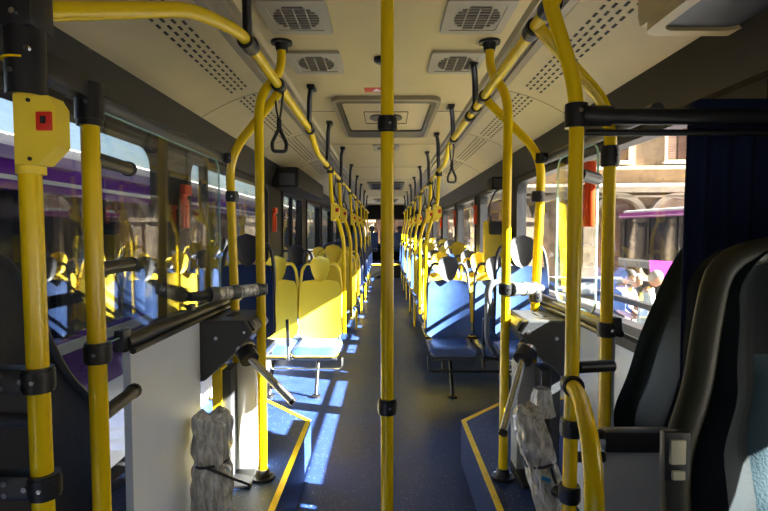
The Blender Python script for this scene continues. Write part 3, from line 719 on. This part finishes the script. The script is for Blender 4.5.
def bucket(name, lab, loc, hw_pts, z0, z1, depth, mats, rz=0, cush=None, th=.12, lean=.12, lp=1):
    """upholstered bucket backrest; hw_pts = [(v, halfwidth)]"""
    t = thing(name, lab, 'driver seat' if 'driver' in lab else 'seat', loc, rotz=rz)
    def hw(v):
        for (a, wa), (b, wb) in zip(hw_pts, hw_pts[1:]):
            if v <= b:
                k = (v-a)/(b-a); k = k*k*(3-2*k); return wa+(wb-wa)*k
        return hw_pts[-1][1]
    def F(u, v, part=None):
        a = 2*u-1; z = z0+(z1-z0)*v
        top = 1 if v < .88 else math.sqrt(max(0, 1-((v-.88)/.125)**2))
        bol = .055*max(0, min(1, (abs(a)-.62)/.22))**1 * (1-abs(max(0, abs(a)-.86)/.14)**2)
        y = lean*v**lp - bol - .025*math.exp(-((v-.22)/.12)**2) + .02*math.cos(a*PI/2)
        return (a*hw(v)*(.72+.28*top), y, z)
    def B(u, v):
        x, y, z = F(u, v); a = 2*u-1; return (x*.99, lean*v**lp+th*(1-.5*abs(a)**4)*.9, z)
    M().shell(F, B, 28, 30).build('backrest', mats[0], t)
    # centre pad laid proud of the backrest
    def Pd(u, v):
        uu = .5+(u-.5)*.60; vv = .04+.64*v; x, y, z = F(uu, vv); e = (1-abs(2*u-1)**6)*(1-abs(2*v-1)**8); return (x, y-.018*e-.001, z)
    M().shell(Pd, lambda u, v: (Pd(u, v)[0], Pd(u, v)[1]+.03, Pd(u, v)[2]), 18, 20).build('backrest_pad', mats[1], t)
    if cush:
        def Cs(u, v):
            a = 2*u-1; yy = -.50+.50*v; bol = .05*max(0, min(1, (abs(a)-.6)/.25))*(1-abs(max(0, abs(a)-.85)/.15)**2)
            e = math.sqrt(max(0, 1-max(0, (.15-v)/.15)**2)); return (a*.27*(.86+.14*e), yy, z0+.06+bol+.03*math.cos(a*PI/2)-.05*(1-e))
        M().shell(Cs, lambda u, v: (Cs(u, v)[0]*.98, Cs(u, v)[1], z0-.08), 24, 20).build('seat_cushion', mats[0], t)
        M().box((0, -.22, z0-.28), (.34, .34, .38), bev=.04).build('pedestal', BLK, t)
    return t
ds = bucket('bus_driver_chair', 'black and teal driver seat with olive side bolster nearest the camera', (.845, .86, 0), [(0, .30), (.18, .335), (.40, .315), (.62, .270), (.85, .25), (1, .22)], .74, 1.345, .1, [LEATH, CLOTHM], cush=True)
# olive side piping strip following the left edge
pt = [(-.318, -.01, .76), (-.345, -.0, .86), (-.335, .03, .98), (-.285, .05, 1.10), (-.258, .07, 1.22), (-.225, .09, 1.325), (-.12, .10, 1.352), (.02, .10, 1.355)]
M().tube(pt, .024, .05, n=12, seg=4).build('side_bolster', LEATHB, ds)
bk = thing('seat_belt_buckle', 'pale yellow seat belt buckle at the driver seat edge', 'buckle', (.493, .86, 1.0))
M().box((0, 0, 0), (.045, .02, .085), bev=.006).build('housing', BLK, bk)
M().box((-.002, -.012, .01), (.026, .008, .042), bev=.003).build('release_button', VENTM, bk)
M().box((-.0, -.012, -.03), (.022, .008, .016), bev=.003).build('metal_tongue', VENTM, bk)
bucket('high_back_chair', 'black high-backed seat seen left of the navy curtain', (.955, 1.82, 0), [(0, .18), (.2, .19), (.53, .18), (.8, .15), (1, .12)], .50, 1.33, .1, [LEATH, LEATH], rz=-PI/2, th=.05, lean=.20, lp=1.7)
t = thing('overhead_locker', 'cream moulded overhead locker above the driver place', 'locker', (.95, 1.35, 2.2))
M().box((.065, .02, -.02), (.36, .80, .26), bev=.05).build('shell', COVE, t)
M().ring(rrect(-.10, -.36, .235, .40, .06), rrect(-.06, -.32, .20, .355, .05), 2, -.165, -.14).build('bottom_rim', COVE, t)
M().prism(rrect(-.06, -.32, .20, .355, .05), 2, -.152, -.145).build('recess', CHAR, t, smooth=False)
# left front console
t = thing('door_console', 'black rounded console beside the front door at far left', 'console', (-1.03, 1.2, 0))
prof = [(-.5, 0), (.52, 0), (.56, .70), (.50, .80), (.36, .93), (.29, 1.03), (.20, 1.20), (.13, 1.30), (.0, 1.36), (-.5, 1.36)]
m = M(); n = len(prof)
pp = vround([(0, a, b) for a, b in prof], .06, 3); n = len(pp)
m.add([(x, p.y, p.z) for x in (-.09, .05) for p in pp], [tuple(range(n)), tuple(range(2*n-1, n-1, -1))]+[(i, i+n, (i+1) % n+n, (i+1) % n) for i in range(n)])
m.build('console_body', RUB, t)
M().tube([(.05, .56, .70), (.05, .50, .80), (.05, .36, .93), (.05, .29, 1.03), (.05, .20, 1.20), (.05, .13, 1.30), (.05, 0, 1.36)], .012, .05, n=8).build('edge_piping', CHAR, t)

# ------------------------------------------------------------------ outside
GZ = -.95
struct(M().span((-40, -30, GZ-.1), (60, 70, GZ)).build('ground', ASPH, smooth=False))
def bus(lab, loc, rz, L, band, body, low=.72):
    """neighbour bus; its +x side faces us"""
    t = thing('parked_bus', lab, 'bus', loc, 'parked buses', rz)
    z0, zw0, zw1, zb, zr = GZ+.3, low, 1.60, 1.84, 1.90
    M().span((-2.4, 0, z0), (0, L, zw0-.0), bev=.04).build('body_side', body, t)
    M().box((-1.2, L/2, (zw1+zb)/2), (2.4, L, zb-zw1), bev=.05).build('roof_band', band, t)
    M().box((-1.2, L/2, (zb+zr)/2), (2.1, L-.2, zr-zb+.12), bev=.06).build('roof', WHITE, t)
    M().span((-2.34, .06, zw0-.02), (-.04, L-.06, zw1+.02)).build('window_band', DGLASS, t, smooth=False)
    k = 0; y = .4
    while y < L-.3:
        M().span((-.05, y-.06, zw0), (-.005, y+.06, zw1)).build('window_pillar', BLK, t, smooth=False); y += 1.7
    M().span((-.012, 0, zw0-.10), (.006, L, zw0-.03)).build('body_stripe', WHITE, t, smooth=False)
    M().span((-.012, 0, zw1+.06), (.004, L, zw1+.085)).build('roof_stripe', WHITE, t, smooth=False)
    for y in (2.2, L-2.6):
        M().tube([(-.28, y, GZ+.48), (-.01, y, GZ+.48)], .48, n=28).build('wheel', RUB, t)
    return t
nb = bus('purple bus parked close alongside the left windows', (-2.0, -.6, 0), 0, 13, PURP, PURP)
M().span((-.005, .02, GZ+.32), (.005, 12.98, .30)).build('lower_skirt', PANEL, nb, smooth=False)
M().span((-.0, 0, 1.77), (.008, 13, 1.84)).build('lilac_stripe', PURPL, nb, smooth=False)
fb = bus('bus with magenta roof band parked across the street', (11.1, 24.5, .42), PI+.16, 13, MAG, PANELW, -.25)
# text on the neighbour bus roof band
def text(s_, parent, loc, rot, size, m_):
    cu = bpy.data.curves.new('lettering', 'FONT'); cu.body = s_; cu.size = size; cu.extrude = .002; cu.align_x = 'CENTER'; cu.align_y = 'CENTER'
    cu.materials.append(m_); o = bpy.data.objects.new('lettering', cu); C.objects.link(o); dg = bpy.context.evaluated_depsgraph_get(); dg.update(); me = bpy.data.meshes.new_from_object(o.evaluated_get(dg)); bpy.data.objects.remove(o); o = bpy.data.objects.new('lettering', me); C.objects.link(o); o.parent = parent; o.location = loc; o.rotation_euler = rot; return o
for y, s_ in ((2.85, '0 1'), (3.55, '1 0 1')):
    text(s_, nb, (.012, y+.6, 1.715), (PI/2, 0, PI/2), .10, PURPL)

# facade: arcade with cornice and shuttered upper windows
fa = thing('stone_facade', 'beige stone arcade building across the street', 'building', (2.0, 27.5, GZ), rotz=-.10)
m = M(); W = 34
m.span((-4, .4, 0), (W, 1.2, 12), 0)
m.build('wall', STONE, fa, smooth=False)
m = M().span((-4, -.35, 4.35), (W, .4, 4.62)).span((-4, -.5, 4.62), (W, .4, 4.78)).span((-4, -.1, 4.1), (W, .4, 4.2)).span((-4, -.05, 5.55), (W, .4, 5.7))
m.build('cornice', STONEL, fa, smooth=False)
bay = 2.9
for k in range(12):
    x = -3+k*bay
    M().span((x-.32, -.1, 0), (x+.32, .4, 3.0)).span((x-.42, -.16, 2.85), (x+.42, .4, 3.05)).span((x-.42, -.16, 0), (x+.42, .4, .5)).build('pier', STONED, fa, smooth=False)
    # arch ring
    cx = x+bay/2; R0, R1 = bay/2-.32, bay/2-.04; vs = []; n = 14
    for yy in (-.1, .4):
        for R in (R0, R1):
            for i in range(n+1):
                a = PI*i/n; vs.append((cx+R*math.cos(a), yy, 3.0+R*.95*math.sin(a)))
    fs = []
    for i in range(n):
        q = n+1; fs += [(i, i+1, q+i+1, q+i), (2*q+i, 3*q+i, 3*q+i+1, 2*q+i+1), (i, 2*q+i, 2*q+i+1, i+1), (q+i, q+i+1, 3*q+i+1, 3*q+i)]
    mm = M(); mm.add(vs, fs); mm.build('arch', STONEL, fa, smooth=False)
    pts = [(cx-R0+.05, .0), (cx+R0-.05, .0)] + [(cx+(R0-.05)*math.cos(PI*i/10), 3.0+(R0-.05)*.95*math.sin(PI*i/10)) for i in range(11)]
    mm = M(); mm.prism(pts, 1, .36, .395); mm.build('arch_recess', STONED if k % 2 else SHUT, fa, smooth=False)
    # upper shuttered window
    f = M().ring(rrect(cx-.62, 5.9, cx+.62, 8.2, .02, 2), rrect(cx-.5, 6.02, cx+.5, 8.08, .02, 2), 1, .2, .42); wo = f.build('window', STONEL, fa, smooth=False)
    sh = M()
    for s in (-1, 1):
        sh.span((cx+s*.26-.22, .30, 6.04), (cx+s*.26+.22, .38, 8.06))
        for z in range(16): sh.span((cx+s*.26-.18, .28, 6.12+z*.12), (cx+s*.26+.18, .31, 6.19+z*.12))
    sh.build('shutter', SHUT, wo, smooth=False)
    M().span((cx-.75, .0, 5.8), (cx+.75, .42, 5.92)).build('sill', STONEL, fa, smooth=False)

# people outside
def person(lab, loc, rz, shirt, trousers, hairm, bald=False, look=.3, hunch=.1):
    t = thing('person', lab, 'person', loc, 'people outside the right window', rz)
    V = [(0,0,.95), (0,0,1.12), (0,-.02-hunch*.3,1.36), (0,-.03-hunch*.6,1.47), (0,-.05-hunch,1.53),
         (.17,-.02-hunch*.4,1.41), (.24,-.03-hunch,1.14), (.17,-.22-hunch,1.02), (-.17,-.02-hunch*.4,1.41), (-.24,-.03-hunch,1.14), (-.15,-.24-hunch,1.04),
         (.10,0,.90), (.11,-.02,.50), (.11,.02,.09), (.11,-.14,.04), (-.10,0,.90), (-.11,-.02,.50), (-.11,.02,.09), (-.11,-.14,.04)]
    E = [(0,1), (1,2), (2,3), (3,4), (2,5), (5,6), (6,7), (2,8), (8,9), (9,10), (0,11), (11,12), (12,13), (13,14), (0,15), (15,16), (16,17), (17,18)]
    R = [.15, .145, .16, .075, .055, .075, .05, .032, .075, .05, .032, .10, .07, .05, .04, .10, .07, .05, .04]
    me = bpy.data.meshes.new('body'); me.from_pydata(V, E, []); me.materials.append(SKIN); me.materials.append(shirt); me.materials.append(trousers)
    o = bpy.data.objects.new('body', me); C.objects.link(o); o.parent = t
    sk = o.modifiers.new('skin', 'SKIN')
    for i, r in enumerate(R):
        sv = me.skin_vertices[0].data[i]; sv.radius = (r, r*.78 if i < 3 else r); sv.use_root = (i == 0)
    o.modifiers.new('sub', 'SUBSURF').levels = 2; o.modifiers['sub'].render_levels = 2
    dg = bpy.context.evaluated_depsgraph_get(); dg.update()
    ev = o.evaluated_get(dg); m2 = bpy.data.meshes.new_from_object(ev)
    o.modifiers.clear(); o.data = m2
    while len(m2.materials) < 3: m2.materials.append([SKIN, shirt, trousers][len(m2.materials)])
    for p in m2.polygons:
        c = p.center; arm = abs(c.x) > .19 and c.z < 1.16 or (c.y < -.12-hunch and c.z < 1.2)
        p.material_index = 2 if c.z < .96 and not arm and abs(c.x) < .2 else (0 if (c.z > 1.46 or arm) else 1)
        p.use_smooth = True
    # head
    hc = Vector((0, -.08-hunch*1.3, 1.64)); h = M(); nu, nv = 20, 16; vs = []
    def hd(a, b, k=1, up=0):
        x = .076*math.cos(b)*math.cos(a); y = .098*math.cos(b)*math.sin(a); z = .118*math.sin(b)
        if z < 0: x *= 1+z*1.6; y *= 1+z*.5
        if math.sin(a) < -.93 and -.35 < b < .12: y -= .022*(1-abs(b+.12)/.24 if abs(b+.12) < .24 else 0)
        return Vector((x*k, y*k, z*k+up))
    for j in range(nv+1):
        for i in range(nu): vs.append(hd(2*PI*i/nu, -PI/2+PI*j/nv))
    fs = [(j*nu+i, j*nu+(i+1) % nu, (j+1)*nu+(i+1) % nu, (j+1)*nu+i) for j in range(nv) for i in range(nu)]
    h.add(vs, fs); R_ = Euler((look, 0, 0)).to_matrix()
    for s in (-1, 1): h.box((s*.078, .005, -.01), (.014, .035, .055), bev=.006)
    h.v = [tuple(R_@Vector(v)) for v in h.v]
    ho = h.build('head', SKIN, t, loc=hc)
    e = M()
    for s in (-1, 1): e.box(R_@Vector((s*.03, -.092, .012)), (.024, .012, .009), bev=.003)
    e.box(R_@Vector((0, -.088, -.060)), (.04, .012, .008), bev=.002); e.build('eyes_and_mouth', DARK, t, loc=hc)
    hr = M(); vs = []
    for j in range(9):
        for i in range(nu):
            a = 2*PI*i/nu; fr = -math.sin(a); b0 = .45 if fr > .3 else (-.35 if fr < -.2 else .0)
            b = b0+(PI/2-b0)*j/8; v = hd(a, b, 1.10); v.z = max(v.z, -.08); vs.append(R_@v)
    hr.add(vs, [(j*nu+i, j*nu+(i+1) % nu, (j+1)*nu+(i+1) % nu, (j+1)*nu+i) for j in range(8) for i in range(nu)]); hr.build('hair', hairm, t, loc=hc)
    return t
NAVYS = mat('navy_shirt', (.010, .014, .035), .8); GREYS = mat('pale_grey_shirt', (.20, .23, .25), .8, noise=.15); BLUS = mat('light_blue_shirt', (.10, .16, .32), .8)
JEANS = mat('dark_trousers', (.03, .035, .06), .8); HBLK = mat('dark_hair', (.02, .015, .012), .7); HGRY = mat('grey_hair', (.17, .15, .13), .8); PINKS = mat('dusty_pink_shirt', (.18, .09, .085), .8)
person('dark-haired person in navy shirt looking down outside the right window', (3.60, 7.95, GZ+.0), .9, NAVYS, JEANS, HBLK, look=.5, hunch=.06)
person('grey-haired person in pale grey shirt outside the right window', (3.86, 7.6, GZ), 1.2, GREYS, JEANS, HGRY, look=.15, hunch=.04)
person('person in dusty pink shirt standing behind the navy-shirted one', (4.05, 8.7, GZ-.12), .6, PINKS, JEANS, HGRY, look=.4, hunch=.1)
person('person in light blue shirt near the curtain edge outside', (4.75, 7.8, GZ-.1), .4, BLUS, JEANS, HBLK, look=.2, hunch=.1)
t = thing('purple_placard', 'small purple placard standing behind the people outside', 'placard', (5.4, 10.0, GZ))
M().prism([(-.22, 1.35), (.18, 1.35), (.26, 1.75), (-.26, 1.78)], 1, -.01, .01).build('board', MAG, t, smooth=False); M().tube([(0, .02, 0), (0, .02, 1.5)], .02, n=8).build('post', DSTEEL, t)
